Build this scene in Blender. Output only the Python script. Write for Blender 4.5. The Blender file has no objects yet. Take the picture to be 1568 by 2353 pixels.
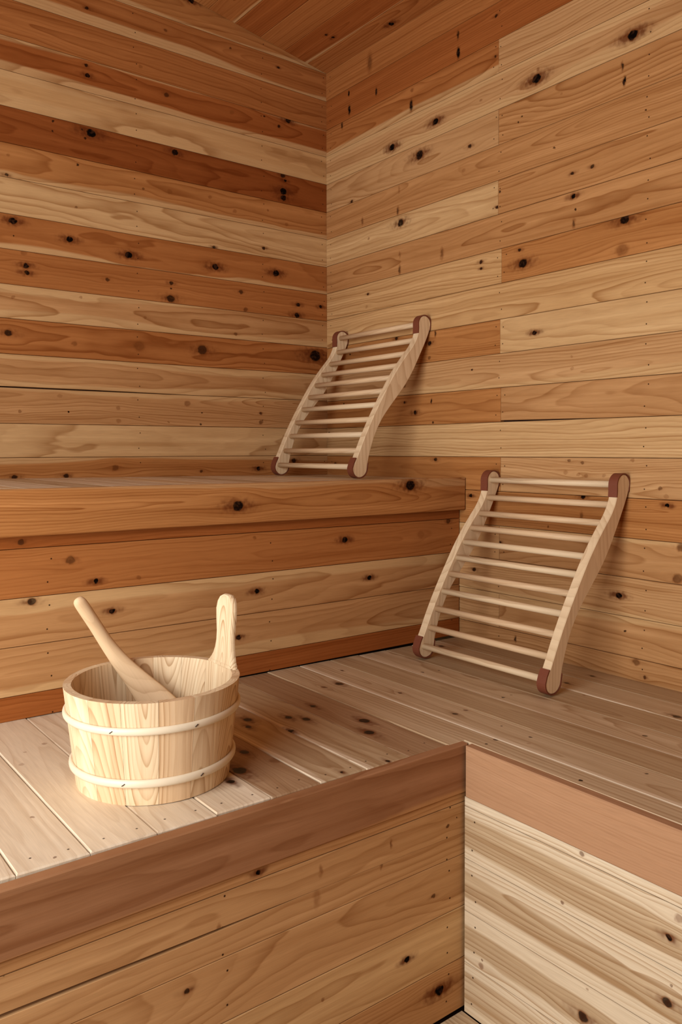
import bpy, math, random
from mathutils import Vector, Matrix

# ------------------------------------------------------------------ basics
S = 0.083                      # one cladding board pitch in metres; layout below is in board pitches
sc = bpy.context.scene
COL = sc.collection
RND = random.Random(7)
FRAME_W, FRAME_H = 1568, 2353
CAM_PITCH = -0.0329
CAM_YAW = 0.65516
CAM_ROLL = -0.00272
CAM_POS = (-17.9816, -24.2489, 0.1089)
F_PX = 1856.86

# ------------------------------------------------------------------ camera
cd = bpy.data.cameras.new('camera')
cam = bpy.data.objects.new('camera', cd); COL.objects.link(cam)
cd.sensor_fit = 'VERTICAL'; cd.sensor_height = 36.0
cd.lens = F_PX / FRAME_H * 36.0
cd.shift_y = -(FRAME_H / 2 - 1094.83) / FRAME_H
cd.clip_start = 0.02
F = Vector((math.sin(CAM_YAW) * math.cos(CAM_PITCH), math.cos(CAM_YAW) * math.cos(CAM_PITCH), math.sin(CAM_PITCH)))
R0 = Vector((math.cos(CAM_YAW), -math.sin(CAM_YAW), 0)); U0 = R0.cross(F)
R1 = R0 * math.cos(CAM_ROLL) + U0 * math.sin(CAM_ROLL); U1 = -R0 * math.sin(CAM_ROLL) + U0 * math.cos(CAM_ROLL)
mw = Matrix((R1, U1, -F)).transposed().to_4x4(); mw.translation = Vector(CAM_POS) * S
cam.matrix_world = mw
sc.camera = cam

# ------------------------------------------------------------------ light: daylight through the glazed front
wd = bpy.data.worlds.new('world'); sc.world = wd; wd.use_nodes = True
wd.node_tree.nodes['Background'].inputs[0].default_value = (0.80, 0.90, 1.0, 1)
wd.node_tree.nodes['Background'].inputs[1].default_value = 0.6

def area(name, loc, aim, sx, sy, power, col):
    l = bpy.data.lights.new(name, 'AREA'); l.shape = 'RECTANGLE'; l.size = sx * S; l.size_y = sy * S
    l.energy = power; l.color = col
    o = bpy.data.objects.new(name, l); COL.objects.link(o)
    o.location = Vector(loc) * S
    o.rotation_euler = (Vector(aim) - Vector(loc)).to_track_quat('-Z', 'Z').to_euler()
    return o
WIN_Y = (-28.0, -6.0); WIN_Z = (-7.0, 6.5); WALL_X = -27.0; WALL_Y = -34.0
area('window_daylight', (WALL_X - 1.5, sum(WIN_Y) / 2, sum(WIN_Z) / 2 + .5), (-8, -10, -6), 21.5, 13.0, 66.0, (0.97, 0.985, 1.0))

sc.view_settings.view_transform = 'Standard'
sc.view_settings.look = 'None'
sc.view_settings.gamma = 1.0
sc.view_settings.use_curve_mapping = False
sc.view_settings.exposure = -0.30

sc.cycles.max_bounces = 3; sc.cycles.diffuse_bounces = 3; sc.cycles.glossy_bounces = 2
sc.cycles.caustics_reflective = False; sc.cycles.caustics_refractive = False; sc.cycles.adaptive_threshold = 0.03

# ------------------------------------------------------------------ colours
def lin(r, g, b):
    f = lambda c: (c / 255 / 12.92) if c / 255 <= 0.04045 else ((c / 255 + 0.055) / 1.055) ** 2.4
    return (f(r), f(g), f(b))
TONE = {                        # heartwood / sapwood tones of the cedar boards
    'P': lin(201, 161, 111), 'p': lin(195, 152, 101), 'T': lin(189, 144, 96), 't': lin(182, 134, 86), 'S': lin(178, 127, 78),
    'O': lin(174, 117, 66), 'o': lin(167, 106, 57), 'R': lin(155, 90, 44), 'D': lin(139, 77, 36),
    'F': lin(154, 108, 73), 'K': lin(174, 131, 96),
    'N': lin(222, 201, 171), 'H': lin(198, 172, 137), 'h': lin(183, 155, 119), 'j': lin(165, 131, 97),
    'M': lin(216, 195, 163), 'W': lin(228, 200, 160), 'w': lin(221, 187, 145),
}

# ------------------------------------------------------------------ node helpers
class NT:
    def __init__(s, tree): s.t = tree; s.L = tree.links
    def n(s, typ, **kw):
        nd = s.t.nodes.new(typ)
        for k, v in kw.items(): setattr(nd, k, v)
        return nd
    def put(s, sock, v):
        if v is None: return
        if isinstance(v, bpy.types.NodeSocket): s.L.new(v, sock)
        else: sock.default_value = v
    def m(s, op, a, b=None, c=None, clamp=False):
        nd = s.n('ShaderNodeMath', operation=op, use_clamp=clamp)
        for i, v in enumerate((a, b, c)): s.put(nd.inputs[i], v)
        return nd.outputs[0]
    def xyz(s, x, y, z):
        nd = s.n('ShaderNodeCombineXYZ')
        for i, v in enumerate((x, y, z)): s.put(nd.inputs[i], v)
        return nd.outputs[0]
    def sep(s, v):
        nd = s.n('ShaderNodeSeparateXYZ'); s.put(nd.inputs[0], v); return nd.outputs
    def noise(s, vec, scale=1.0, detail=2.0, rough=0.5, dist=0.0):
        nd = s.n('ShaderNodeTexNoise'); s.put(nd.inputs['Vector'], vec)
        nd.inputs['Scale'].default_value = scale; nd.inputs['Detail'].default_value = detail
        nd.inputs['Roughness'].default_value = rough; nd.inputs['Distortion'].default_value = dist
        return nd.outputs[0]
    def smooth(s, v, lo, hi, olo=0.0, ohi=1.0):
        nd = s.n('ShaderNodeMapRange', interpolation_type='SMOOTHSTEP')
        for i, q in enumerate((v, lo, hi, olo, ohi)): s.put(nd.inputs[i], q)
        return nd.outputs[0]
    def mix(s, fac, a, b, blend='MIX'):
        nd = s.n('ShaderNodeMix', data_type='RGBA', blend_type=blend)
        s.put(nd.inputs[0], fac)
        for i, v in ((6, a), (7, b)): s.put(nd.inputs[i], v if isinstance(v, bpy.types.NodeSocket) else (*v, 1.0))
        return nd.outputs[2]
    def attr(s, name):
        return s.n('ShaderNodeAttribute', attribute_type='OBJECT', attribute_name=name)

def wood(name, tone, sapc, seed, gr, fq, sap=(0, 0, 0), knots=(), dots=(), rough=0.55, ring=1.0, tonev=0.30, fiber=0.10, spec=0.0):
    """cedar / pine board: growth rings cut by the face, sapwood edges, its own knots and nail heads"""
    m = bpy.data.materials.new(name); m.use_nodes = True
    t = m.node_tree; t.nodes.clear(); T = NT(t)
    so = (seed * 137.0) % 61.0
    co = T.n('ShaderNodeTexCoord').outputs['Object']
    def vm(op, a, b=None, c=None, sock=0):
        nd = T.n('ShaderNodeVectorMath', operation=op)
        for i, q in enumerate((a, b, c)): T.put(nd.inputs[i], q)
        return nd.outputs[sock]
    def n2(vec, detail, rough=0.5):
        nd = T.n('ShaderNodeTexNoise', noise_dimensions='2D'); T.put(nd.inputs['Vector'], vec)
        nd.inputs['Scale'].default_value = 1.0; nd.inputs['Detail'].default_value = detail; nd.inputs['Roughness'].default_value = rough
        return nd.outputs[0]
    P = vm('MULTIPLY', co, (1 / S, 1 / S, 1 / S))
    u, v, w = T.sep(P)
    at = lambda vec, su, sv, o1: vm('MULTIPLY_ADD', vec, (su, sv, 0), (so * su + o1, o1 * 1.7 + so, 0))
    low = n2(at(P, 0.22, 0.9, 0.0), 1.0); lowb = n2(at(P, 0.13, 0.6, 7.0), 1.0); mid = n2(at(P, 0.8, 3.4, 3.0), 1.0)
    dV = None; core = None; halo = None; kn = None
    if knots or dots:
        kn = n2(at(P, 8.0, 8.0, 1.0), 1.0)
        k2 = T.m('SUBTRACT', kn, 0.5)
    if knots:
        Pk = vm('MULTIPLY_ADD', P, (0.85, 1, 0), T.xyz(T.m('MULTIPLY', k2, 0.07), T.m('MULTIPLY', k2, 0.05), 0.0))
        Ph = vm('MULTIPLY', P, (0.36, 1, 0))
    for ku, kv, r, A in knots:
        spike = A >= 2                          # a branch cut lengthwise: a thin dark slit across the board
        if spike:
            A -= 2
            d = vm('DISTANCE', vm('MULTIPLY', Pk, (2.9, 1, 0)), (2.465 * ku, kv, 0), sock=1)
        else: d = vm('DISTANCE', Pk, (0.85 * ku, kv, 0), sock=1)
        c1 = T.m('MULTIPLY_ADD', d, -A * (1.5 if spike else 2.4) / r, A * (1.6 if spike else 2.7), clamp=True)
        if A < 1: c1 = T.m('MINIMUM', c1, A)
        core = c1 if core is None else T.m('MAXIMUM', core, c1)
        if r > 0.045 and not spike:
            e = vm('DISTANCE', Ph, (0.36 * ku, kv, 0), sock=1)
            R_ = r * 3.4
            h1 = T.m('MULTIPLY_ADD', e, -1 / R_, 1.0, clamp=True)
            h2 = T.m('MULTIPLY', h1, A) if A < .95 else h1
            halo = h2 if halo is None else T.m('MAXIMUM', halo, h2)
            dv = T.m('SUBTRACT', kv, v); hh = T.m('MULTIPLY', h1, 0.85)
            dV = T.m('MULTIPLY', dv, hh) if dV is None else T.m('MULTIPLY_ADD', dv, hh, dV)
    vv = T.m('ADD', v, dV) if dV is not None else v
    Pv = T.xyz(u, vv, 0.0) if dV is not None else P
    va = T.m('MULTIPLY_ADD', low, 0.26, T.m('SUBTRACT', vv, gr[0] + 0.13))
    vb = T.m('MULTIPLY_ADD', lowb, 0.8, T.m('MULTIPLY_ADD', u, gr[2], T.m('MULTIPLY_ADD', w, 0.8, gr[1] - 0.40)))
    rad = T.m('SQRT', T.m('MULTIPLY_ADD', va, va, T.m('MULTIPLY', vb, vb)))
    tt = T.m('MULTIPLY_ADD', rad, fq, T.m('MULTIPLY', mid, 0.7))
    fr = T.m('FRACT', tt)
    wn = T.n('ShaderNodeTexWhiteNoise', noise_dimensions='1D'); T.put(wn.inputs['W'], T.m('ADD', T.m('FLOOR', tt), so))
    line = T.m('MULTIPLY', T.m('POWER', fr, 2.6), T.smooth(fr, 0.90, 1.0, ring, 0.0))
    line = T.m('MULTIPLY', line, T.m('MULTIPLY_ADD', wn.outputs[0], 0.95, 0.2))
    drift = n2(at(Pv, 0.12, 4.2, 5.0), 2.0, 0.6)
    dk = (tone[0] * .66, tone[1] * .52, tone[2] * .38); lt = tuple(min(.9, q * k) for q, k in zip(tone, (1.22, 1.30, 1.40)))
    c = T.mix(T.smooth(drift, 0.50, 0.82, 0.0, tonev * 1.8), tone, dk)
    c = T.mix(T.smooth(drift, 0.48, 0.22, 0.0, tonev * 2.4), c, lt)
    sm = None
    if sap[0] > 0 or sap[1] > 0:
        for wdt, sg in ((sap[0], -1.0), (sap[1], 1.0)):
            if wdt <= 0: continue
            q = T.m('MULTIPLY_ADD', vv, sg, T.m('MULTIPLY_ADD', lowb, 0.5, wdt - 0.5 - 0.25))
            q = T.smooth(q, -0.03, 0.05, 0.0, 0.85)
            sm = q if sm is None else T.m('MAXIMUM', sm, q)
        c = T.mix(sm, c, sapc)
    fb = n2(at(Pv, 2.2, 46.0, 2.0), 1.0, 0.6)
    lf = T.m('SUBTRACT', 1.0, line)
    fbc = T.m('MULTIPLY_ADD', fb, 2 * fiber, 1.0 - fiber)
    sh = T.xyz(T.m('MULTIPLY', fbc, T.m('MULTIPLY_ADD', lf, 0.42, 0.58)), T.m('MULTIPLY', fbc, T.m('MULTIPLY_ADD', lf, 0.56, 0.44)), T.m('MULTIPLY', fbc, T.m('MULTIPLY_ADD', lf, 0.68, 0.32)))
    c = T.mix(1.0, c, sh, 'MULTIPLY')
    if halo is not None:
        hr = T.m('MULTIPLY', T.m('MULTIPLY', halo, halo), T.m('MULTIPLY_ADD', kn, 1.2, 0.4))
        c = T.mix(T.smooth(hr, 0.12, 0.75, 0.0, 0.85), c, lin(96, 46, 20))
    if core is not None:
        kc = T.mix(T.smooth(core, 0.35, 0.85), lin(120, 66, 28), T.mix(T.smooth(kn, 0.45, 0.70), lin(16, 10, 7), lin(54, 32, 20)))
        c = T.mix(T.m('MULTIPLY', core, T.m('MULTIPLY_ADD', kn, 0.5, 0.85), clamp=True), c, kc)
    if dots:
        nd = None
        for du, dv in dots:
            q = vm('DISTANCE', P, (du, dv, 0), sock=1)
            nd = q if nd is None else T.m('MINIMUM', nd, q)
        c = T.mix(T.m('MULTIPLY_ADD', nd, -72.0, 1.75, clamp=True), c, lin(50, 28, 16))
    b = T.n('ShaderNodeBsdfPrincipled'); T.put(b.inputs['Base Color'], c)
    b.inputs['Roughness'].default_value = rough; b.inputs['Specular IOR Level'].default_value = spec
    T.L.new(b.outputs[0], T.n('ShaderNodeOutputMaterial').inputs[0])
    return m

def plain(name, col, rough=0.6, grainscale=60.0, amt=0.12, spec=0.25, bump=0.0, metal=0.0):
    m = bpy.data.materials.new(name); m.use_nodes = True
    t = m.node_tree; t.nodes.clear(); T = NT(t)
    co = T.n('ShaderNodeTexCoord').outputs['Object']
    n = T.noise(co, grainscale, 3.0, 0.6)
    f = T.m('ADD', 1 - amt, T.m('MULTIPLY', n, 2 * amt))
    c = T.mix(1.0, col, T.xyz(f, f, f), 'MULTIPLY')
    b = T.n('ShaderNodeBsdfPrincipled'); T.put(b.inputs['Base Color'], c)
    b.inputs['Roughness'].default_value = rough; b.inputs['Specular IOR Level'].default_value = spec; b.inputs['Metallic'].default_value = metal
    if bump:
        bp = T.n('ShaderNodeBump'); bp.inputs['Strength'].default_value = bump; bp.inputs['Distance'].default_value = 0.0005
        T.put(bp.inputs['Height'], n); T.put(b.inputs['Normal'], bp.outputs[0])
    T.L.new(b.outputs[0], T.n('ShaderNodeOutputMaterial').inputs[0])
    return m

MBACK = plain('dark_backing', lin(60, 34, 18))
MLEATHER = plain('brown_leather', lin(118, 62, 40), 0.6, 900.0, 0.14, 0.3, 0.35)
MHOOP = plain('pale_hoop', lin(226, 208, 178), 0.4, 40.0, 0.05, 0.35)
MDARK = plain('dark_mark', lin(58, 44, 34), 0.6)
MWHITE = plain('white_thread', lin(220, 205, 190), 0.6)

# ------------------------------------------------------------------ object helpers
def obj(name, verts, faces, mat, parent=None, frame=None, smooth=False):
    """vertices in board pitches, in the local frame; frame = 4x4 (pitches)"""
    me = bpy.data.meshes.new(name)
    me.from_pydata([(x * S, y * S, z * S) for x, y, z in verts], [], faces)
    me.validate(); me.update()
    if mat: me.materials.append(mat)
    if smooth:
        for p in me.polygons: p.use_smooth = True
    o = bpy.data.objects.new(name, me); COL.objects.link(o)
    f = Matrix.Identity(4)
    if frame is not None:
        f = frame.copy(); f.translation = f.translation * S
    PINV[o.name] = f.inverted()
    if parent is not None:
        o.parent = parent
        o.matrix_parent_inverse = PINV[parent.name]
    o.matrix_basis = f
    return o
PINV = {}
def thing(name, label, cat, loc=(0, 0, 0), group=None):
    o = bpy.data.objects.new(name, None); COL.objects.link(o)
    o.empty_display_size = 0.05
    o.location = Vector(loc) * S
    o['label'] = label; o['category'] = cat
    if group: o['group'] = group
    PINV[o.name] = Matrix.Translation(o.location).inverted()
    return o
def frame(origin, u, v):
    u = Vector(u).normalized(); v = Vector(v).normalized(); n = u.cross(v)
    m = Matrix((u, v, n)).transposed().to_4x4(); m.translation = Vector(origin); return m

def inset(poly, d):
    n = len(poly); out = []
    for i in range(n):
        a, b, c = Vector(poly[i - 1]), Vector(poly[i]), Vector(poly[(i + 1) % n])
        e1 = (b - a).normalized(); e2 = (c - b).normalized()
        n1 = Vector((-e1.y, e1.x)); n2 = Vector((-e2.y, e2.x))
        k = max(0.3, 1 + n1.dot(n2))
        out.append(tuple(b + (n1 + n2) * (d / k)))
    return out
def slab_geo(poly, T, ch, back_ch=False):
    """poly counter-clockwise in (u, v); front at w=0, back at w=-T, eased front arris"""
    n = len(poly); top = inset(poly, ch)
    V = [(x, y, 0.0) for x, y in top] + [(x, y, -ch) for x, y in poly] + [(x, y, -T) for x, y in poly]
    Fc = [tuple(range(n))]
    for k in range(2):
        for i in range(n):
            j = (i + 1) % n
            Fc.append((k * n + j, k * n + i, (k + 1) * n + i, (k + 1) * n + j))
    Fc.append(tuple(reversed(range(2 * n, 3 * n))))
    return V, Fc

PINE = dict(spec=0.25, rough=0.5, ring=0.60, tonev=0.10, fiber=0.05)
def woodprops(o, tone, seed=None, sap=(0, 0, 0), knots=(), nails=(99, 99, 99), gr=None, fq=None, sapc='P', span=None, style=None, share=None):
    """give a board its own wood: tone, sapwood, pith position, ring density, knots and nail heads"""
    s = RND.random() if seed is None else seed
    rr = random.Random(int(s * 1e6))
    if not gr:
        if rr.random() < .45: gr = (rr.choice((-1, 1)) * rr.uniform(.7, 2.0), rr.uniform(.3, 1.0), rr.uniform(-.02, .02))
        else: gr = (rr.uniform(-.35, .35), rr.choice((-1, 1)) * rr.uniform(.15, .7), rr.uniform(-.045, .045))
    fq = fq or rr.uniform(9, 17)
    kk = sorted(knots, key=lambda q: -q[2])[:16]
    dots = []
    for q in nails:
        if q < 90:
            for dv in (-.25, .27): dots.append((q + rr.uniform(-.06, .06), dv + rr.uniform(-.05, .05)))
    m = wood(o.name + '_wood', TONE[tone], TONE[sapc], s, gr, fq, sap, kk, dots, **(style or {}))
    o.data.materials.clear(); o.data.materials.append(m)
    return m

def board(name, parent, origin, u, v, poly, T=0.16, ch=0.010, tone='T', mat=None, knots=(), label=None, **kw):
    """one board: poly in (u, v) about its own centre; knots in the same coordinates"""
    us = [q[0] for q in poly]; vs = [q[1] for q in poly]
    cu, cv = (min(us) + max(us)) / 2, (min(vs) + max(vs)) / 2
    U = Vector(u).normalized(); Vv = Vector(v).normalized()
    org = Vector(origin) + U * cu + Vv * cv
    pl = [(a - cu, b - cv) for a, b in poly]
    ks = [(a - cu, b - cv, r, d) for a, b, r, d in knots]
    if 'nails' in kw: kw['nails'] = [q - cu if q < 90 else 99 for q in kw['nails']]
    V, Fc = slab_geo(pl, T, ch)
    o = obj(name, V, Fc, None, parent, frame(org, u, v))
    woodprops(o, tone, knots=ks, **kw)
    if label: o['label'] = label
    return o

# ---- knots seen in the boards: (along, across, radius, darkness; +2 marks a spike knot)
KN={
'L':[(-8.94,13.40,0.052,0.80),(-6.38,13.53,0.055,0.60),(-4.01,13.67,0.043,0.70),(-2.08,13.57,0.053,0.80),(-5.46,14.76,0.098,1.00),(-8.99,11.69,0.058,0.80),(-8.95,11.40,0.078,0.90),(-7.25,12.15,0.061,0.40),(-6.37,11.50,0.083,0.70),(-3.98,11.54,0.073,0.40),(-1.68,11.82,0.099,1.00),(-2.08,11.53,0.061,0.80),(-2.68,11.73,0.037,0.80),(-10.00,9.79,0.038,0.80),(-10.01,9.50,0.038,0.80),(-8.86,9.71,0.143,1.00),(-9.05,9.51,0.045,0.80),(-9.12,9.76,0.039,0.80),(-6.09,9.74,0.111,0.90),(-1.92,9.86,0.107,0.80),(-1.83,9.68,0.054,1.00),(-1.90,9.29,0.138,1.00),(-1.90,9.06,0.115,0.90),(-9.28,8.68,0.045,0.80),(-11.28,8.53,0.043,0.40),(-11.34,7.96,0.055,0.80),(-6.29,8.45,0.083,0.40),(-7.19,8.37,0.041,0.60),(-4.82,8.55,0.058,0.40),(-3.88,8.25,0.066,0.40),(-2.55,8.51,0.045,0.50),(-1.77,8.15,0.062,0.40),(-9.35,7.40,0.039,0.60),(-11.18,6.69,0.105,1.00),(-9.56,6.42,0.097,1.00),(-7.70,6.22,0.115,1.00),(-11.17,6.27,0.025,0.80),(-10.89,5.82,0.075,0.40),(-4.69,6.91,0.058,0.80),(-2.73,7.17,0.060,0.80),(-4.65,6.26,0.116,1.00),(-2.22,6.37,0.122,1.00),(-10.83,5.47,0.088,0.90),(-10.82,5.26,0.081,0.90),(-8.40,5.37,0.067,0.70),(-6.27,5.52,0.070,0.80),(-6.27,5.35,0.035,0.80),(-6.29,5.02,0.140,0.80),(-3.66,5.54,0.082,0.70),(-3.48,4.96,0.075,0.60),(-1.28,5.35,0.078,0.90),(-1.33,4.97,0.109,0.90),(-0.28,5.39,0.072,0.90),(-9.24,4.73,0.046,0.40),(-11.21,4.52,0.044,0.40),(-7.18,4.33,0.048,0.40),(-3.89,4.08,0.067,0.60),(-11.36,3.48,0.112,0.80),(-9.45,3.32,0.078,0.50),(-7.39,3.41,0.178,0.50),(-5.17,3.45,0.188,0.75),(-0.53,3.57,0.239,0.90),(-11.07,1.25,0.050,0.50),(-9.66,1.27,0.033,0.90),(-9.91,1.74,0.065,0.30),(-8.10,1.43,0.068,0.40),(-8.10,1.03,0.075,0.40),(-5.73,1.65,0.100,0.50),(-5.19,1.36,0.029,0.80),(-5.25,0.97,0.043,0.80),(-6.41,1.02,0.042,0.50),(-2.89,1.40,0.061,0.70),(-2.89,1.09,0.076,0.60),(-8.22,-0.43,0.102,0.60),(-9.75,-0.65,0.078,0.80),(-11.25,-0.65,0.075,0.80),(-5.24,-0.59,0.051,0.70),(-3.01,-0.54,0.084,0.90),(-1.51,-0.28,0.095,0.80)],
'R':[(-8.23,12.57,0.052,0.80),(-6.72,12.64,0.193,2.80),(-6.73,12.10,0.248,3.00),(-2.53,13.39,0.437,2.60),(-1.36,12.74,0.145,3.00),(-1.39,12.16,0.243,3.00),(-2.88,12.29,0.186,2.90),(-4.66,11.71,0.074,0.50),(-4.62,11.24,0.266,2.95),(-0.96,11.76,0.197,2.80),(-8.20,11.43,0.046,0.80),(-5.75,10.36,0.114,1.00),(-3.69,10.17,0.122,1.00),(-5.02,9.54,0.161,0.90),(-7.21,9.17,0.068,0.80),(-9.70,10.26,0.138,1.00),(-9.50,10.24,0.088,0.60),(-9.74,10.50,0.056,0.50),(-7.66,10.38,0.047,0.40),(-12.64,10.26,0.134,1.00),(-12.36,9.61,0.159,2.80),(-12.42,9.23,0.159,2.95),(-9.18,9.40,0.032,0.80),(-9.06,9.29,0.032,0.80),(-10.32,8.22,0.043,0.70),(-11.51,7.38,0.053,0.80),(-10.90,7.37,0.054,0.80),(-10.93,6.77,0.066,1.00),(-11.00,6.41,0.042,0.80),(-10.95,6.06,0.169,2.70),(-13.02,8.32,0.028,0.80),(-10.53,9.57,0.037,0.30),(-6.97,8.53,0.062,0.30),(-4.04,8.69,0.166,2.40),(-3.98,8.02,0.182,2.70),(-2.12,8.09,0.176,2.60),(-1.51,8.92,0.057,0.80),(-4.12,7.59,0.144,0.85),(-2.47,7.42,0.048,0.50),(-12.46,5.82,0.137,0.90),(-12.39,5.08,0.172,0.50),(-9.12,5.72,0.058,0.80),(-4.07,6.56,0.152,2.50),(-6.04,6.22,0.243,2.60),(-8.30,7.11,0.053,0.80),(-8.39,7.52,0.040,0.80),(-9.25,5.32,0.142,0.90),(-7.68,5.66,0.061,0.80),(-7.68,5.46,0.048,0.80),(-4.06,6.06,0.213,2.70),(-2.41,5.52,0.048,0.80),(-2.32,5.09,0.056,0.30),(-9.67,3.34,0.070,1.00),(-7.34,2.51,0.035,0.80),(-5.75,3.77,0.145,2.80),(-5.49,3.49,0.073,0.90),(-5.47,3.03,0.059,0.60),(-3.90,3.82,0.069,0.80),(-1.40,3.53,0.041,0.80),(-4.29,2.23,0.084,0.60),(-1.02,1.77,0.042,0.80),(-4.82,1.32,0.075,0.90),(-5.58,1.65,0.117,2.95),(-4.30,1.67,0.046,0.80),(-5.65,0.97,0.044,0.80),(-10.92,2.57,0.043,0.30),(-10.93,2.25,0.043,0.30),(-0.51,-0.39,0.051,0.80),(-0.13,0.74,0.043,0.80),(-5.77,-0.21,0.066,0.80),(-10.85,-0.20,0.049,0.60),(-11.27,-0.25,0.049,0.60),(-10.74,-0.51,0.062,0.30),(-11.39,-0.59,0.055,0.40),(-11.15,-0.56,0.049,0.30),(-11.92,-0.57,0.048,0.30),(-12.75,-0.17,0.052,0.40),(-13.50,-0.84,0.050,0.60),(-13.66,-1.03,0.061,0.30),(-13.68,-1.25,0.056,1.00),(-11.30,-1.14,0.067,0.90),(-7.29,-1.29,0.063,0.90),(-11.26,-1.66,0.171,2.60),(-8.46,-2.60,0.054,0.80),(-7.90,-3.17,0.069,0.60),(-7.44,-3.51,0.063,0.80),(-12.39,-3.60,0.082,1.00),(-14.05,-2.22,0.110,0.60),(-13.97,-2.97,0.121,0.60),(-9.04,-5.33,0.134,2.80),(-12.90,-5.19,0.093,0.60),(-13.14,-5.52,0.052,0.70),(-12.58,-4.47,0.029,0.80),(-10.18,-2.01,0.038,0.60),(-9.44,-5.63,0.033,0.80)],
'U':[(-13.05,-1.79,0.073,0.70),(-12.03,-2.26,0.104,0.65),(-11.48,-2.78,0.062,1.00),(-10.48,-2.81,0.060,0.50),(-12.87,-3.06,0.087,0.80),(-11.12,-3.49,0.063,1.00),(-7.39,-2.13,0.055,0.50),(-7.33,-3.48,0.072,1.00),(-7.86,-4.57,0.071,0.90),(-12.23,-1.31,0.033,0.10),(-4.50,-2.39,0.089,1.00),(-3.63,-3.53,0.072,1.00),(-1.66,-2.46,0.123,0.30),(-0.51,-2.12,0.084,0.70)],
'F':[(-8.01,-1.28,0.148,0.65),(-2.31,-0.97,0.172,0.65)],
'B':[(-14.31,-11.69,0.032,0.50),(-14.44,-13.14,0.035,0.60),(-13.17,-8.64,0.053,0.40),(-13.83,-9.44,0.061,0.30),(-13.60,-8.86,0.030,0.40),(-11.21,-12.34,0.070,1.00),(-10.83,-11.99,0.153,0.90),(-10.31,-11.27,0.094,0.90),(-10.07,-11.95,0.117,0.50),(-9.31,-9.73,0.106,0.90),(-9.54,-10.11,0.075,0.90),(-8.55,-10.11,0.087,0.90),(-8.31,-10.43,0.096,0.90),(-8.96,-10.83,0.065,1.00),(-7.67,-9.79,0.081,0.90),(-6.63,-8.79,0.071,0.60),(-6.16,-8.77,0.111,0.80),(-7.38,-11.23,0.127,0.90),(-7.75,-11.84,0.122,0.90),(-8.46,-13.23,0.049,0.90),(-9.44,-13.14,0.047,0.90),(-6.37,-13.71,0.038,0.80),(-6.05,-13.68,0.038,0.80),(-5.38,-13.98,0.038,0.80),(-5.69,-14.19,0.038,0.30),(-6.38,-15.89,0.042,0.90),(-5.21,-16.39,0.034,0.80),(-3.45,-15.29,0.039,0.80),(-5.55,-12.06,0.047,0.80),(-5.33,-13.21,0.025,0.80),(-1.82,-15.02,0.094,0.80),(-6.14,-8.78,0.089,0.60),(-5.36,-7.86,0.050,0.70),(-3.77,-9.18,0.044,0.80),(-3.30,-9.30,0.032,0.80),(-5.47,-10.22,0.057,0.70),(-1.37,-7.43,0.085,0.80),(-3.77,-11.87,0.045,0.80),(-3.47,-11.86,0.034,0.50),(-5.53,-12.08,0.058,0.70),(-5.17,-12.05,0.048,0.60),(-1.60,-12.01,0.066,0.80),(-0.54,-12.01,0.061,0.80),(-2.10,-12.88,0.051,0.40),(-1.82,-15.02,0.094,0.80),(-6.63,-8.78,0.070,0.60)],
'P':[(-11.34,-6.63,0.049,1.00),(-12.61,-8.02,0.050,0.80),(-10.08,-9.24,0.038,0.30),(-12.05,-7.28,0.122,2.50),(-10.11,-7.01,0.134,2.50),(-10.20,-7.44,0.222,2.35),(-7.47,-8.38,0.049,0.70),(-8.15,-9.33,0.061,1.00),(-7.32,-10.27,0.117,1.00),(-10.08,-9.25,0.036,0.50),(-8.53,-7.04,0.110,2.60),(-8.77,-7.34,0.118,2.60),(-7.08,-7.14,0.036,0.70),(-6.83,-7.04,0.018,0.80)],
'Q':[(-16.14,-6.66,0.047,0.60),(-15.76,-7.66,0.036,0.60),(-17.88,-6.95,0.071,0.50),(-17.72,-7.32,0.061,0.90),(-17.70,-8.34,0.086,0.80),(-16.19,-9.42,0.103,0.80),(-13.90,-9.73,0.063,0.50),(-13.93,-9.60,0.027,0.60),(-17.76,-8.05,0.025,0.60),(-16.28,-8.90,0.024,0.40)],
'C':[(-0.33,-4.03,0.098,1.00),(0.05,-5.77,0.081,0.80),(-1.15,-1.96,0.065,0.90),(-1.40,-1.91,0.058,0.80)],
}

# ------------------------------------------------------------------ the room shell
X, Y, Z = (1, 0, 0), (0, 1, 0), (0, 0, 1)
NX, NY = (-1, 0, 0), (0, -1, 0)
FLOOR_Z = -10.87
CE0, CES = 13.917, 0.163            # ceiling height at the right wall, rise towards -x
ceil_z = lambda x: CE0 - CES * x
TIL = -0.0105                       # the benches are a touch out of level along x
zlow = lambda x: -5.649 + TIL * x
zup = lambda x: -0.809 + TIL * x

def box(name, lo, hi, mat, parent=None):
    (a, b, c), (d, e, f) = lo, hi
    V = [(a, b, c), (d, b, c), (d, e, c), (a, e, c), (a, b, f), (d, b, f), (d, e, f), (a, e, f)]
    Fc = [(3, 2, 1, 0), (4, 5, 6, 7), (0, 1, 5, 4), (1, 2, 6, 5), (2, 3, 7, 6), (3, 0, 4, 7)]
    return obj(name, V, Fc, mat, parent)
def structure(o, label):
    o['kind'] = 'structure'; o['label'] = label; return o

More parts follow.
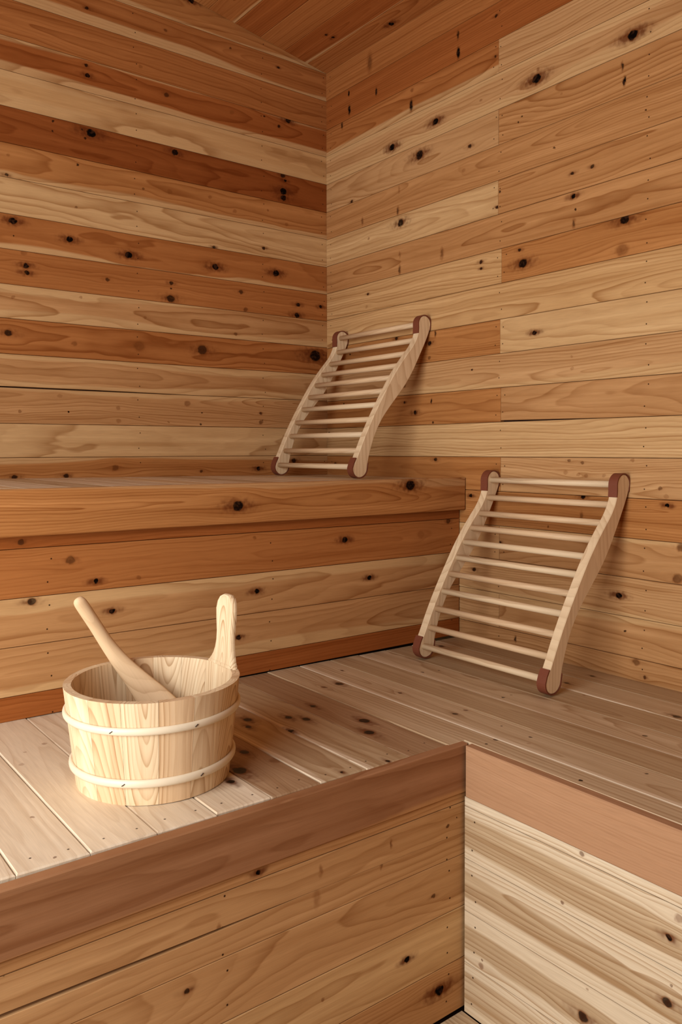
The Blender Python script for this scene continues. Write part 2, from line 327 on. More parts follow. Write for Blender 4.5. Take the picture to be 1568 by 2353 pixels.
# backing of the two clad walls in view (the cladding boards are their children)
V = [(WALL_X, .16, FLOOR_Z - .3), (0.6, .16, FLOOR_Z - .3), (0.6, .16, ceil_z(0.6) - .05), (WALL_X, .16, ceil_z(WALL_X) - .05)]
V += [(x, .6, z) for x, y, z in V]
wall_left = structure(obj('wall_left', V, [(0, 1, 2, 3), (7, 6, 5, 4), (1, 0, 4, 5), (2, 1, 5, 6), (3, 2, 6, 7), (0, 3, 7, 4)], MBACK), 'left wall clad in horizontal knotty cedar boards')
wall_right = structure(box('wall_right', (.16, WALL_Y, FLOOR_Z - .3), (.6, .16, ceil_z(.16) - .05), MBACK), 'right wall clad in horizontal cedar boards with staggered butt joints')

LJ = [None, 12.93, 11.87, 10.91, 9.90, 8.876, 7.90, 6.876, 5.875, 4.877, 3.904, 2.889, 1.925, 0.895, -0.092]     # index k+2
def clip_top(poly, f):
    """keep the part of a convex polygon below v = f(u)"""
    out = []
    for i in range(len(poly)):
        a, b = poly[i], poly[(i + 1) % len(poly)]
        da, db = f(a[0]) - a[1], f(b[0]) - b[1]
        if da >= 0: out.append(a)
        if da * db < 0:
            t = da / (da - db); out.append((a[0] + (b[0] - a[0]) * t, a[1] + (b[1] - a[1]) * t))
    return out
def pick(kn, u0, u1, v0, v1): return [q for q in kn if u0 < q[0] < u1 and v0 < q[1] < v1]
G = 0.006
# ---- left wall: u = x, v = z
LT = {   # tone, sap(lower, upper), pith (across, depth, tilt), rings per pitch
    -5: ('o', (0, 0, 0)), -4: ('R', (0, .1, 0)), -3: ('O', (.15, 0, 0)), -2: ('o', (.22, 0, 0)), -1: ('o', (0, 0, 0)), 0: ('R', (.22, .14, 0)), 1: ('p', (.30, .15, 0)), 2: ('D', (0, 0, 0)),
    3: ('O', (.20, 0, 0)), 4: ('P', (0, 0, 0)), 5: ('o', (.10, 0, 0)), 6: ('o', (0, 0, 0)), 7: ('t', (.20, .16, 0)),
    8: ('o', (0, 0, 0)), 9: ('t', (.16, .20, 0)), 10: ('t', (0, .1, 0)), 11: ('P', (0, 0, 0)), 12: ('O', (0, .2, 0)), 13: ('O', (0, 0, 0)),
}
LG = {8: ((.05, .12, .012), 6), 9: ((0., .10, .02), 7), 7: ((-.1, .3, .03), 8), 1: ((.1, 1.4, .02), 5), 4: ((.3, 1.3, -.03), 9), 11: ((-.2, 1.2, .04), 7), 2: ((-.3, .8, .05), 8), 5: ((.2, 1.0, .02), 6)}
def lz(k): return LJ[k + 2] if 0 <= k + 2 < len(LJ) and LJ[k + 2] is not None else 12.93 - (k + 1) * 1.0
for k in range(-5, 14):
    top, bot = lz(k), lz(k + 1)
    if k == 13: top, bot = -0.092 - 1.0, -2.1
    if k < -1: top = 12.93 + (-1 - k); bot = top - 1.0
    if k == 12: bot = -1.09
    poly = clip_top([(WALL_X, bot + G), (.1, bot + G), (.1, top - G), (WALL_X, top - G)], lambda u: ceil_z(min(u, 0)) + .06)
    if len(poly) < 3: continue
    if k == 9: poly = [(WALL_X, bot + .045), (-9.0, bot + .035), (-5.5, bot + G), (.1, bot + G), (.1, top - G), (WALL_X, top - G)]
    tone, sap = LT.get(k, ('o', (0, 0, 0)))
    g = LG.get(k)
    pr = RND.uniform(-.006, .006)
    board('plank', wall_left, (0, pr, 0), X, Z, poly, tone=tone, sap=sap, knots=pick(KN['L'], WALL_X, 0, bot, top), nails=(-7.43, -2.76, -.16),
          gr=g[0] if g else None, fq=g[1] if g else None)
# ---- right wall: u = -y, v = z
RJ = {k: v for k, v in zip(range(0, 17), (11.87, 10.915, 9.89, 8.874, 7.866, 6.895, 5.895, 4.905, 3.872, 2.885, 1.90, .905, -.11, -1.113, -2.118, -3.112, -4.10))}
RJ[-1] = 12.93; RJ[-2] = CE0 + .06; RJ[17] = -5.11; RJ[18] = -6.1
RT = {  # tones left / right of the butt joint (None: full length), sap
    -2: ('o', None, (0, 0, 0)), -1: ('R', None, (0, 0, 0)), 0: ('o', 'T', (.16, 0, 0)), 1: ('T', None, (.26, .20, 0)), 2: ('T', 'S', (0, 0, 0)), 3: ('S', None, (0, 0, 0)),
    4: ('P', 'S', (0, 0, 0)), 5: ('S', None, (0, 0, 0)), 6: ('p', 'O', (0, 0, 0)), 7: ('p', None, (0, 0, 0)), 8: ('O', 'P', (0, 0, 0)), 9: ('T', None, (.22, 0, 0)),
    10: ('O', 't', (0, 0, 0)), 11: ('P', None, (0, 0, 0)), 12: ('O', 'T', (0, 0, 0)), 13: ('O', None, (0, 0, 0)), 14: ('T', 't', (0, .15, 0)), 15: ('T', None, (.2, 0, 0)),
    16: ('T', 't', (0, .2, 0)), 17: ('t', None, (0, 0, 0)),
}
RG = {1: ((0, .15, .02), 9), 2: ((0.05, .35, -.03), 11), 4: ((-.1, .2, .03), 8), 10: ((0, .12, .02), 7), 12: ((.05, .15, -.02), 7)}
BJ = {0: 8.33, 2: 8.33, 4: 8.33, 6: 8.46, 8: 8.42, 10: 8.45, 12: 8.46, 14: 8.42, 16: 8.42}
KR = [(-a, z, r, d) for a, z, r, d in KN['R']]
for k in range(-2, 18):
    top, bot = RJ[k], RJ[k + 1]
    a, b, sap = RT[k]
    spans = [(0.005, -WALL_Y, a)] if b is None else [(0.005, BJ[k] - .004, a), (BJ[k] + .004, -WALL_Y, b)]
    for i, (u0, u1, tone) in enumerate(spans):
        bg = G
        poly = [(u0, bot + bg), (u1, bot + bg), (u1, top - G), (u0, top - G)]
        if k == 10 and i == 1: poly = [(u0, bot + .05), (u0 + 3.5, bot + G), (u1, bot + G), (u1, top - G), (u0, top - G)]
        nails = [.28, 13.1, 99]
        if len(spans) == 1: nails[2] = 8.42
        else: nails[2] = (u1 - .13) if i == 0 else (u0 + .13)
        g = RG.get(k)
        board('plank', wall_right, (RND.uniform(-.006, .006), 0, 0), NY, Z, poly, tone=tone, sap=sap if i == 0 or k in (14, 16) else (0, 0, 0), knots=pick(KR, u0, u1, bot, top), nails=nails,
              gr=g[0] if g and i == 0 else None, fq=g[1] if g and i == 0 else None)
# ---- ceiling boards run parallel to the right wall
ct = Vector((1, 0, -CES)).normalized()
cn = Vector((0, -1, 0)).cross(-ct)              # downwards
hyp = math.hypot(1, CES)
Vb = []
for x in (0.6, WALL_X - .5):
    for y in (WALL_Y, .6):
        for dz in (.18, .6): Vb.append((x, y, ceil_z(x) + dz))
ceiling = structure(obj('ceiling', Vb, [(0, 2, 6, 4), (5, 7, 3, 1), (0, 1, 3, 2), (4, 6, 7, 5), (0, 4, 5, 1), (2, 3, 7, 6)], MBACK), 'sloping ceiling of dark cedar boards')
CT = ['o', 'R', 'o', 'R', 'o', 'O', 'R', 'o', 'R', 'O', 'o']
e0 = 0.30                                       # board edge offset seen along the left wall
for i in range(0, 28):
    a = -0.0 if i == 0 else (i - 1 + .83)
    b = i + .83
    a *= hyp; b *= hyp
    kn = []
    for x, y, r, d in KN['C']:
        vv = -x * hyp
        if a < vv < b: kn.append((-y, vv, r, d))
    board('ceiling_board', ceiling, (0, 0, CE0), NY, tuple(-ct), [(0.01, a + G), (-WALL_Y, a + G), (-WALL_Y, b - G), (0.01, b - G)], tone=CT[i % len(CT)], knots=kn, ch=.014, sap=(.12, 0, 0) if i % 3 == 1 else (0, 0, 0))
# ---- floor
floor = structure(box('floor', (WALL_X, WALL_Y, FLOOR_Z - .5), (0, 0, FLOOR_Z - .16), MBACK), 'cedar board floor in front of the benches')
for i in range(18):
    x0 = -7.75 - i if i else -7.75
    x1 = x0 + 1.06 if i == 0 else x0 + 1.0
    board('floor_board', floor, (0, 0, FLOOR_Z), NY, X, [(13.4, x0 + G), (-WALL_Y, x0 + G), (-WALL_Y, x1 - G), (13.4, x1 - G)], tone='Hhj'[i % 3])
# ---- unseen walls behind the camera; the one on the left is glazed
def shell(name, polys, label):
    Vv, Ff = [], []
    for lo, hi in polys:
        (a, b, c), (d, e, f) = lo, hi; n = len(Vv)
        Vv += [(a, b, c), (d, b, c), (d, e, c), (a, e, c), (a, b, f), (d, b, f), (d, e, f), (a, e, f)]
        Ff += [tuple(n + q for q in t) for t in ((3, 2, 1, 0), (4, 5, 6, 7), (0, 1, 5, 4), (1, 2, 6, 5), (2, 3, 7, 6), (3, 0, 4, 7))]
    o = structure(obj(name, Vv, Ff, None), label); woodprops(o, 'O'); return o
zt = ceil_z(WALL_X) + .2
shell('wall_window_side', [((WALL_X - .5, WALL_Y, FLOOR_Z - .5), (WALL_X, 0.6, WIN_Z[0])), ((WALL_X - .5, WALL_Y, WIN_Z[1]), (WALL_X, 0.6, zt)),
                      ((WALL_X - .5, WALL_Y, WIN_Z[0]), (WALL_X, WIN_Y[0], WIN_Z[1])), ((WALL_X - .5, WIN_Y[1], WIN_Z[0]), (WALL_X, 0.6, WIN_Z[1]))], 'cedar wall around the large window')
shell('wall_back', [((WALL_X - .5, WALL_Y - .5, FLOOR_Z - .5), (.6, WALL_Y, zt))], 'plain cedar wall behind the camera')

# ------------------------------------------------------------------ upper bench
SEAT = dict(spec=.3, rough=.45)
UB_Y = -7.172; RIS_Y = -6.914
ub = thing('upper_bench', 'upper built-in cedar bench along the left wall, knotty front board', 'bench', (-11, -3.5, -5.6))
uz = (1, 0, TIL)
for i in range(26):
    x0, x1 = -i - 1.0, -float(i)
    board('seat_board', ub, (0, 0, zup(0)), NY, uz, [(0.02, x0 + G), (6.97, x0 + G), (6.97, x1 - G - (0.02 if i == 0 else 0)), (0.02, x1 - G - (0.02 if i == 0 else 0))], T=.2, ch=.014, tone='NHNWN'[i % 5], sap=(0, 0, 0), sapc='N', style=SEAT)
board('front_board', ub, (0, UB_Y, zup(0)), uz, Z, [(WALL_X + .03, -.985), (-.03, -.985), (-.03, -.005), (WALL_X + .03, -.005)], T=.19, ch=.02, tone='O', sapc='T',
      knots=[(a, z - zup(0) - TIL * a, r, .9) for a, z, r, d in KN['F']], gr=(.05, .14, .012), fq=15.0, style=dict(ring=1.5, tonev=.4), sap=(.0, .16, 0), label='reddish front board with bold grain and two knots')
RJZ = [-1.80, -2.07, -3.10, -4.11, -5.135]
RTN = [('R', (0, 0, 0), None, None), ('o', (0, 0, 0), (0., .12, .006), 14), ('t', (0, .25, 0), (.1, .5, .02), 11), ('t', (.2, 0, 0), (-.2, .6, -.03), 10), ('R', (0, .15, 0), None, None)]
for i in range(5):
    top = RJZ[i]; bot = RJZ[i + 1] if i < 4 else -5.648
    tone, sap, g, fq = RTN[i]
    kn = [(a, z - TIL * a, r, d) for a, z, r, d in KN['U'] if bot < z - TIL * a < top]
    poly = [(WALL_X + .03, bot + G), (-.03, bot + G), (-.03, top - G), (WALL_X + .03, top - G)]
    board('riser_board', ub, (0, RIS_Y, 0), uz, Z, poly, T=.16, tone=tone, sap=sap, knots=kn, nails=(-12.5, -6.9, -.4), gr=g, fq=fq)

# ------------------------------------------------------------------ lower bench (L-shaped)
FY, FX = -13.52, -6.75; FT = .19; PY, PX = -13.45, -6.69
lb = thing('lower_bench', 'lower L-shaped cedar bench with boarded seat and plain fascia boards', 'bench', (-7, -13, FLOOR_Z))
BT = {0: 'h', 1: 'H', 2: 'h', 3: 'H', 4: 'h', 5: 'H', 6: 'H', 7: 'j', 8: 'h', 9: 'h', 10: 'j', 11: 'N', 12: 'N', 13: 'N', 14: 'N', 15: 'N', 16: 'N'}
KB = [(-y, x, r, d) for x, y, r, d in KN['B']]
yb = -RIS_Y - .1
for i in range(26):
    x0, x1 = -i - 1.0, -float(i)
    e = 13.325
    a, b = x0 + .005, x1 - .005 - (.02 if i == 0 else 0)
    if i < 6: poly = [(yb, a), (-WALL_Y - .02, a), (-WALL_Y - .02, b), (yb, b)]
    elif i == 6: poly = [(yb, a), (e, a), (e, -6.565), (-WALL_Y - .02, -6.565), (-WALL_Y - .02, b), (yb, b)]
    else:
        e -= RND.uniform(.015, .06)
        poly = [(yb, a), (e, a), (e, b), (yb, b)]
    kn = [q for q in KB if a < q[1] < b]
    board('seat_board', lb, (0, 0, zlow(0) + RND.uniform(-.008, .008)), NY, uz, poly, T=.2, ch=.022, tone=BT.get(i, 'N'), knots=kn,
          nails=(13.0, 99, 99) if i > 6 else (99, 99, 99), sap=(.14, .0, 0) if i in (1, 3, 5, 8, 9, 10) else (0, 0, 0), sapc='N', style=dict(SEAT, ring=.55 if i > 10 else .85, tonev=.18 if i > 10 else .34))
lz0 = zlow(0)
board('fascia_board', lb, (0, FY, lz0), uz, Z, [(WALL_X + .03, -1.0), (FX + .14, -1.0), (FX + .14, -.055), (WALL_X + .03, -.055)], T=FT, ch=.022, tone='F', gr=(-.1, .25, .03), fq=5.0, sap=(.12, 0, 0), sapc='t',
      label='reddish brown left-hand fascia board with wavy grain')
zr_ = zlow(FX)
board('fascia_board', lb, (FX, 0, zr_), NY, Z, [(-FY + .004, -1.0), (-WALL_Y - .03, -1.0), (-WALL_Y - .03, -.004), (-FY + .004, -.004)], T=FT, ch=.022, tone='K', gr=(1.6, 1.2, .0), fq=20.0, style=dict(ring=.4, tonev=.1),
      label='smooth pinkish right-hand fascia board')
PJ = [-6.60, -6.79, -7.815, -8.845, -9.866, FLOOR_Z + .005]
PT = [('t', (0, 0, 0)), ('T', (0, .1, 0)), ('T', (0, 0, 0)), ('P', (0, 0, 0)), ('t', (0, 0, 0))]
QT = [('M', (0, 0, 0)), ('h', (.24, .28, 0)), ('h', (.28, .24, 0)), ('h', (.32, .22, 0)), ('H', (0, .2, 0))]
KQ = [(-y, z, r, d) for y, z, r, d in KN['Q']]
for i in range(5):
    top, bot = PJ[i], PJ[i + 1]
    tone, sap = PT[i]
    kn = [(a, z - TIL * (a - PX), r, d) for a, z, r, d in KN['P'] if bot < z - TIL * (a - PX) < top]
    x0, x1 = WALL_X + .03, PX + .1
    org = (0, PY, -TIL * PX)
    kw = dict(T=.16, nails=(-15.19, -11.94, -7.07), sap=sap, style=dict(ring=.75))
    if i == 1:      # this board has split along the grain towards the left
        sp = lambda x: -7.335 + .012 * (x + 10.6) * -1.0
        board('panel_board', lb, org, uz, Z, [(x0, sp(x0)), (-10.4, -7.345), (x1, -7.40), (x1, top - G), (x0, top - G)], ch=.004, tone=tone, knots=[q for q in kn if q[1] > -7.36], seed=.31, gr=(-.3, .6, .02), fq=9, **kw)
        board('panel_board', lb, org, uz, Z, [(x0, bot + G), (x1, bot + G), (x1, -7.402), (-10.4, -7.349), (-11.5, sp(-11.5) - .035), (-13, sp(-13) - .065), (x0, sp(x0) - .10)], ch=.004, tone=tone, knots=[q for q in kn if q[1] <= -7.36], seed=.31, gr=(.2, .6, .02), fq=9, **kw)
    else:
        board('panel_board', lb, org, uz, Z, [(x0, bot + G), (x1, bot + G), (x1, top - G), (x0, top - G)], tone=tone, knots=kn, **kw)
    tone, sap = QT[i]
    kq = [q for q in KQ if bot < q[1] < top]
    u0, u1 = -PY + .005, -WALL_Y - .03
    board('panel_board', lb, (PX, 0, 0), NY, Z, [(u0, bot + G), (u1, bot + G), (u1, top - G), (u0, top - G)], T=.16, tone=tone, sap=sap, knots=kq, nails=(13.7, 99, 99), sapc='M', style=dict(tonev=.42))

# ------------------------------------------------------------------ generic rounded solids
def tube(path, radii, n=16, flat=None, close=True):
    """sweep an ellipse along path; radii = (a, b) per point; flat = direction of a"""
    V, Fc = [], []
    P = [Vector(p) for p in path]
    for i, p in enumerate(P):
        t = (P[min(i + 1, len(P) - 1)] - P[max(i - 1, 0)]).normalized()
        a = Vector(flat) if flat else Vector((0, 0, 1)) if abs(t.z) < .9 else Vector((1, 0, 0))
        a = (a - t * a.dot(t)).normalized(); b = t.cross(a)
        ra, rb = radii[i] if isinstance(radii[i], (tuple, list)) else (radii[i], radii[i])
        for j in range(n):
            q = 2 * math.pi * j / n
            V.append(tuple(p + a * (ra * math.cos(q)) + b * (rb * math.sin(q))))
    for i in range(len(P) - 1):
        for j in range(n):
            k = (j + 1) % n
            Fc.append((i * n + j, i * n + k, (i + 1) * n + k, (i + 1) * n + j))
    if close:
        Fc.append(tuple(reversed(range(n)))); Fc.append(tuple(range((len(P) - 1) * n, len(P) * n)))
    return V, Fc
def catmull(pts, m, closed=True):
    out = []; n = len(pts)
    for i in range(n if closed else n - 1):
        g = lambda k: pts[k % n] if closed else pts[max(0, min(n - 1, k))]
        p0, p1, p2, p3 = g(i - 1), g(i), g(i + 1), g(i + 2)
        for s in range(m):
            t = s / m
            out.append(tuple(.5 * ((2 * p1[d]) + (-p0[d] + p2[d]) * t + (2 * p0[d] - 5 * p1[d] + 4 * p2[d] - p3[d]) * t * t + (-p0[d] + 3 * p1[d] - 3 * p2[d] + p3[d]) * t ** 3) for d in range(len(p1))))
    if not closed: out.append(tuple(pts[-1]))
    return out

# ------------------------------------------------------------------ backrests
FR = [(2.282, 4.60), (2.19, 4.32), (2.02, 4.05), (1.784, 3.779), (1.495, 3.43), (1.216, 3.046), (0.997, 2.701), (0.781, 2.345), (0.569, 1.985), (0.36, 1.60), (0.154, 1.19), (0.0, .85), (-0.14, 0.55)]
BK = [(2.755, 4.65), (2.665, 4.43), (2.535, 4.16), (2.295, 3.709), (2.05, 3.273), (1.765, 2.86), (1.43, 2.47), (1.10, 2.10), (0.86, 1.80), (0.66, 1.47), (0.505, 1.13), (0.39, 0.78), (0.32, 0.50)]
TOPC, TR = (2.525, 4.805), .255
BOTC, BR = (0.012, 0.29), .275
arc = lambda c, r, a0, a1, n: [(c[0] + r * math.cos(math.radians(a0 + (a1 - a0) * i / n)), c[1] + r * math.sin(math.radians(a0 + (a1 - a0) * i / n))) for i in range(n + 1)]
# counter-clockwise in (x, z): down the front, round the foot, up the back, round the top
PROFILE = catmull(FR + arc(BOTC, BR, 180, 350, 8) + BK[::-1] + arc(TOPC, TR, -20, 195, 10), 3)
RODS = [(-0.20, 0.335), (0.02, 0.818), (0.225, 1.314), (0.45, 1.776), (0.70, 2.234), (0.968, 2.665), (1.278, 3.086), (1.626, 3.469), (1.99, 3.866), (2.26, 4.304), (2.345, 4.81)]
def rail_front(z):
    pts = sorted(FR + [(2.27, 4.8), (2.30, 4.95), (-.22, .45), (-.263, .29)], key=lambda q: q[1])
    for (xa, za), (xb, zb) in zip(pts, pts[1:]):
        if za <= z <= zb: return xa + (xb - xa) * (z - za) / (zb - za)
    return pts[-1][0]
RODS = [(rail_front(z) + (.15 if 0 < i < 10 else .16), z) for i, (x, z) in enumerate(RODS)]
RW, RTH, RACK, RODR = 4.47, .235, .033, .083
ROD_MATS = []
def backrest(label, origin, seed):
    ox, oy, oz = origin
    t = thing('back_support', label, 'backrest', origin, 'slatted backrests')
    rr = random.Random(seed)
    sh = Matrix.Identity(4); sh[1][2] = -RACK       # the frame leans a little sideways
    for side in (0, 1):
        y0 = oy - side * (RW - RTH)
        # rail frame: u = z, v = x, n = u x v = y ; slab front at y0, back at y0-RTH
        pl = [(z + .03, x) for x, z in PROFILE]
        ar = sum(pl[i][0] * pl[(i + 1) % len(pl)][1] - pl[(i + 1) % len(pl)][0] * pl[i][1] for i in range(len(pl)))
        if ar < 0: pl = pl[::-1]
        n = len(pl); ch = .018
        ins = inset(pl, ch)
        V = [(x, y, 0) for x, y in ins] + [(x, y, -ch) for x, y in pl] + [(x, y, -RTH + ch) for x, y in pl] + [(x, y, -RTH) for x, y in ins]
        Fc = [tuple(range(n)), tuple(reversed(range(3 * n, 4 * n)))]
        for k in range(3):
            for i in range(n):
                j = (i + 1) % n; Fc.append((k * n + j, k * n + i, (k + 1) * n + i, (k + 1) * n + j))
        V = [(a, b, c - RACK * a) for a, b, c in V]
        rail = obj('side_rail', V, Fc, None, t, frame((ox, y0, oz), Z, X), smooth=False)
        woodprops(rail, 'W', seed=rr.random(), sapc='W', gr=(1.2 + .2 * rr.random(), .25, -.16), fq=8, style=PINE)
        for nm, c, r, a0, a1, ext in (('end_cap', BOTC, BR, 168, 372, .22), ('end_cap', TOPC, TR, -12, 196, .26)):
            # leather strip wrapped round the end of the rail
            th = .03; pts = []
            A = arc(c, r, a0, a1, 18)
            def tang(p, q): d = (Vector(q) - Vector(p)).normalized(); return d
            if c is BOTC:
                inner = [(-.135, .60)] + [(-.215, .45)] + A[1:-1] + [(.305, .45)]
            else:
                inner = [(2.735, 4.62)] + A[1:-1] + [(2.278, 4.66), (2.272, 4.50)]
            m = len(inner); nor = []
            for i in range(m):
                d = (Vector(inner[min(i + 1, m - 1)]) - Vector(inner[max(i - 1, 0)])).normalized()
                nor.append(Vector((d.y, -d.x)))
            Vv = []
            for off in (.002, th):
                for wv in (.008, -RTH - .008 + .016 - .016 + .0):
                    for p, nn in zip(inner, nor):
                        q = Vector(p) + nn * off
                        Vv.append((q.y + .03, q.x, wv - RACK * (q.y + .03)))
            Ff = []
            I = lambda o_, w_, i: (o_ * 2 + w_) * m + i
            for i in range(m - 1):
                Ff += [(I(1, 0, i), I(1, 0, i + 1), I(1, 1, i + 1), I(1, 1, i)), (I(0, 1, i), I(0, 1, i + 1), I(0, 0, i + 1), I(0, 0, i)),
                       (I(0, 0, i), I(0, 0, i + 1), I(1, 0, i + 1), I(1, 0, i)), (I(1, 1, i), I(1, 1, i + 1), I(0, 1, i + 1), I(0, 1, i))]
            for i in (0, m - 1): Ff.append((I(0, 0, i), I(1, 0, i), I(1, 1, i), I(0, 1, i)))
            cap = obj(nm, Vv, Ff, MLEATHER, rail, frame((ox, y0, oz), Z, X)); cap['label'] = 'brown leather strip around the rail end'
    for x, z in RODS:
        z += .03
        ya, yb_ = oy - RTH + .03 - RACK * z, oy - RW + RTH - .03 - RACK * z
        V, Fc = tube([(ya - oy - (yb_ - ya) * 0 - (ya - oy), 0, 0), (ya - yb_, 0, 0)], [RODR, RODR], 18)
        rod = obj('rod', V, Fc, None, t, frame((ox + x, ya, oz + z), NY, Z), smooth=True)
        if len(ROD_MATS) < 4: ROD_MATS.append(woodprops(rod, 'Ww'[len(ROD_MATS) % 2], seed=rr.random(), sapc='W', fq=8, gr=(.3, .5, .03), style=PINE))
        else: rod.data.materials.append(rr.choice(ROD_MATS))
    return t
backrest('slatted wooden backrest on the upper bench, leaning in the corner', (-2.80, -.93, zup(-2.8) + .012), 3)
backrest('slatted wooden backrest on the lower bench, leaning on the right wall', (-2.80, -8.05, zlow(-2.8) + .012), 5)

# ------------------------------------------------------------------ bucket
BX, BY = -12.105, -11.235; RB, RTP, BH = 1.297, 1.49, 1.687; WT = .135
bz = zlow(BX) + .012
bk = thing('sauna_bucket', 'round pale pine sauna bucket with one tall handle stave and two hoops', 'bucket', (BX, BY, bz))
tilt = Matrix.Rotation(math.atan(-TIL), 4, 'Y')
NS = 15
STAVE = dict(PINE, ring=1.15, tonev=.22)
rad_at = lambda z: RB + (RTP - RB) * z / BH
HW = [(1.285, .0), (1.28, .10), (1.235, .20), (1.14, .275), (1.0, .31), (.80, .295), (.58, .27), (.42, .275), (.28, .305), (.17, .355), (.07, .43), (.02, .49), (-.0, .50)]
for i in range(NS):
    h0 = .345                                   # the handle stave is wider than the others
    if i == 0: am, da = 0.0, h0 - .0016
    else: da = (math.pi - h0) / (NS - 1); am = h0 + da * (2 * i - 1); da -= .0016
    # stave frame: u up, v tangential, n outward
    tg = Vector((-math.sin(am), math.cos(am), 0)); rd = Vector((math.cos(am), math.sin(am), 0))
    V, Fc = [], []
    nz, na = 4, 6
    for sgn in (0, 1):
        for iz in range(nz + 1):
            z = BH * iz / nz
            for ia in range(na + 1):
                q = -da + 2 * da * ia / na
                r = rad_at(z) - (WT if sgn else 0)
                V.append((z, r * math.sin(q), r * math.cos(q) - RB))
    W_ = na + 1; N_ = (nz + 1) * W_
    for iz in range(nz):
        for ia in range(na):
            k = iz * W_ + ia
            Fc.append((k, k + W_, k + W_ + 1, k + 1)[::-1]); Fc.append((N_ + k, N_ + k + 1, N_ + k + W_ + 1, N_ + k + W_)[::-1])
    for ia in range(na):
        Fc.append((ia, ia + 1, N_ + ia + 1, N_ + ia)[::-1]); k = nz * W_ + ia; Fc.append((k + 1, k, N_ + k, N_ + k + 1)[::-1])
    for iz in range(nz):
        k = iz * W_; Fc.append((k + W_, k, N_ + k, N_ + k + W_)[::-1]); k += na; Fc.append((k, k + W_, N_ + k + W_, N_ + k)[::-1])
    fr_ = frame((BX + rd.x * RB, BY + rd.y * RB, bz), (0, 0, 1), tuple(-tg))
    if i == 0:
        # the handle stave carries on above the rim
        outl = [(BH + h_, w_) for h_, w_ in reversed(HW)]
        pts = outl + [(h_, -w_) for h_, w_ in reversed(outl[:-1])]
        n = len(pts); base = len(V); lean = (RTP - RB) / BH
        rings = []
        ar = sum(pts[k][0] * pts[(k + 1) % n][1] - pts[(k + 1) % n][0] * pts[k][1] for k in range(n))
        if ar < 0: pts = pts[::-1]
        for off, wv in ((.05, 0.), (.012, -.015), (0., -.05), (0., -WT + .05), (.012, -WT + .015), (.05, -WT)):
            for (h_, w_), (h2, w2) in zip(pts, inset(pts, off) if off else pts):
                h2 = max(h2, BH - .001)
                rr_ = rad_at(min(h2, BH)) + wv + max(0, h2 - BH) * lean * .5
                q = w2 / rad_at(BH)
                V.append((h2, rr_ * math.sin(q), rr_ * math.cos(q) - RB))
        Fc.append(tuple(base + k for k in range(n))); Fc.append(tuple(base + 5 * n + k for k in reversed(range(n))))
        for b_ in range(5):
            for k in range(n):
                j = (k + 1) % n; Fc.append((base + b_ * n + j, base + b_ * n + k, base + (b_ + 1) * n + k, base + (b_ + 1) * n + j))
    st = obj('handle_stave' if i == 0 else 'stave', V, Fc, None, bk, fr_, smooth=False)
    rr = random.Random(40 + i)
    woodprops(st, rr.choice(('w', 'W', 'W')), seed=rr.random(), sapc='W', gr=(rr.uniform(-.25, .25), rr.choice((-1, 1)) * rr.uniform(.15, .6), rr.uniform(-.12, .12)), fq=rr.uniform(14, 26), style=STAVE)
    if i == 0: st['label'] = 'tall stave with a rounded grip above the rim'
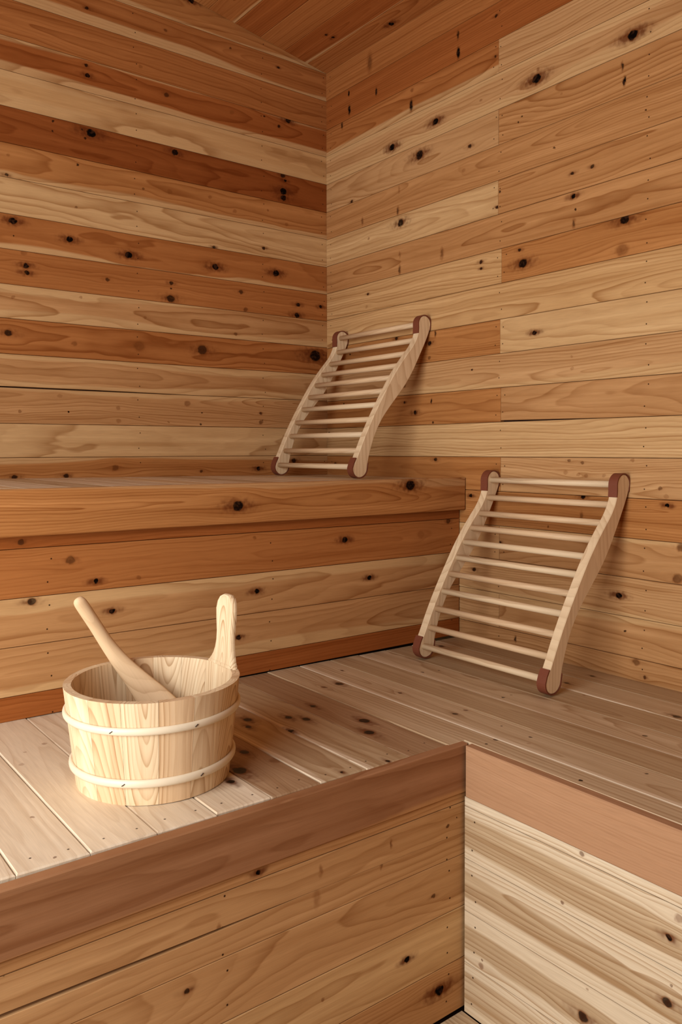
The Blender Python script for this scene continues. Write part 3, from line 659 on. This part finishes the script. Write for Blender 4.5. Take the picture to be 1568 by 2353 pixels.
# bottom disc
n = 40; V = [(rad_at(.1) * .9 * math.cos(2 * math.pi * k / n), rad_at(.1) * .9 * math.sin(2 * math.pi * k / n), z) for z in (.05, .14) for k in range(n)]
Fc = [tuple(reversed(range(n))), tuple(range(n, 2 * n))] + [(k, (k + 1) % n, n + (k + 1) % n, n + k) for k in range(n)]
o = obj('bottom', V, Fc, None, bk, Matrix.Translation((BX, BY, bz))); woodprops(o, 'w', sapc='W', style=PINE)
for hz, tr in ((1.235, .055), (.375, .06)):
    r0 = rad_at(hz) + tr * .45; V, Fc = [], []; n1, n2 = 72, 12
    for i in range(n1):
        for j in range(n2):
            q = 2 * math.pi * j / n2; r = r0 + tr * .75 * math.cos(q)
            V.append((r * math.cos(2 * math.pi * i / n1), r * math.sin(2 * math.pi * i / n1), hz + tr * 1.15 * math.sin(q)))
    for i in range(n1):
        for j in range(n2):
            Fc.append((i * n2 + j, ((i + 1) % n1) * n2 + j, ((i + 1) % n1) * n2 + (j + 1) % n2, i * n2 + (j + 1) % n2))
    hoop = obj('hoop', V, Fc, MHOOP, bk, Matrix.Translation((BX, BY, bz)), smooth=True)
    hoop['label'] = 'smooth rounded hoop'
    for ang in (-140, -88):
        if hz < 1: ang += 6
        a = math.radians(ang); r = r0 + tr * .74
        c = Vector((BX + r * math.cos(a), BY + r * math.sin(a), bz + hz))
        tg = Vector((-math.sin(a), math.cos(a), .7)).normalized(); up = Vector((math.cos(a), math.sin(a), 0))
        fr_ = frame(c, tuple(tg), tuple(up.cross(tg)))
        V, Fc = slab_geo([(-.03, -.006), (.03, -.006), (.03, .006), (-.03, .006)], .03, .002)
        V = [(x, y, z + .012) for x, y, z in V]
        obj('staple', V, Fc, MDARK, hoop, fr_)

# ------------------------------------------------------------------ ladle standing in the bucket
LP = [(-12.955, -9.885, -2.545), (-12.945, -9.888, -2.56), (-12.915, -9.89, -2.60), (-12.85, -9.90, -2.70), (-12.62, -9.90, -3.08), (-12.40, -9.92, -3.46), (-12.16, -10.02, -3.84), (-11.95, -10.20, -4.15), (-11.74, -10.42, -4.48), (-11.6, -10.6, -4.72)]
LW = [(.02, .02), (.068, .06), (.105, .088), (.122, .098), (.122, .10), (.132, .10), (.17, .095), (.22, .09), (.30, .08), (.34, .07)]
path = catmull([tuple(p) + tuple(w) for p, w in zip(LP, LW)], 4, closed=False)
ld = thing('ladle', 'pale wooden ladle resting in the bucket with its handle against the rim', 'ladle', tuple(LP[-1]))
c0 = Vector(LP[5]); ax = (Vector(LP[8]) - Vector(LP[3])).normalized(); sd = Vector((.80, -.45, .35)); sd = (sd - ax * sd.dot(ax)).normalized()
fr_ = frame(c0, tuple(ax), tuple(sd))
inv = fr_.inverted()
V, Fc = tube([inv @ Vector(p[:3]) for p in path], [(p[3], p[4]) for p in path], 16, flat=(0, 1, 0))
V = [tuple(v) for v in V]
o = obj('handle', V, Fc, None, ld, fr_, smooth=True); woodprops(o, 'w', seed=.55, sapc='W', gr=(.3, .12, .05), fq=14, style=PINE)
# cup of the ladle, sunk inside the bucket
cc = Vector((-11.55, -10.80, -4.98)); n = 28; prof = [(0, -.28), (.30, -.28), (.36, -.22), (.40, .22), (.36, .24), (.34, .22), (.30, -.18), (0, -.2)]
V, Fc = [], []
for r, z in prof:
    for k in range(n): V.append((max(r, .001) * math.cos(2 * math.pi * k / n), max(r, .001) * math.sin(2 * math.pi * k / n), z))
for i in range(len(prof) - 1):
    for k in range(n): Fc.append((i * n + k, i * n + (k + 1) % n, (i + 1) * n + (k + 1) % n, (i + 1) * n + k))
o = obj('cup', V, Fc, None, ld, Matrix.Translation(cc) @ Matrix.Rotation(.25, 4, 'X'), smooth=True); woodprops(o, 'w', sapc='W', style=PINE)
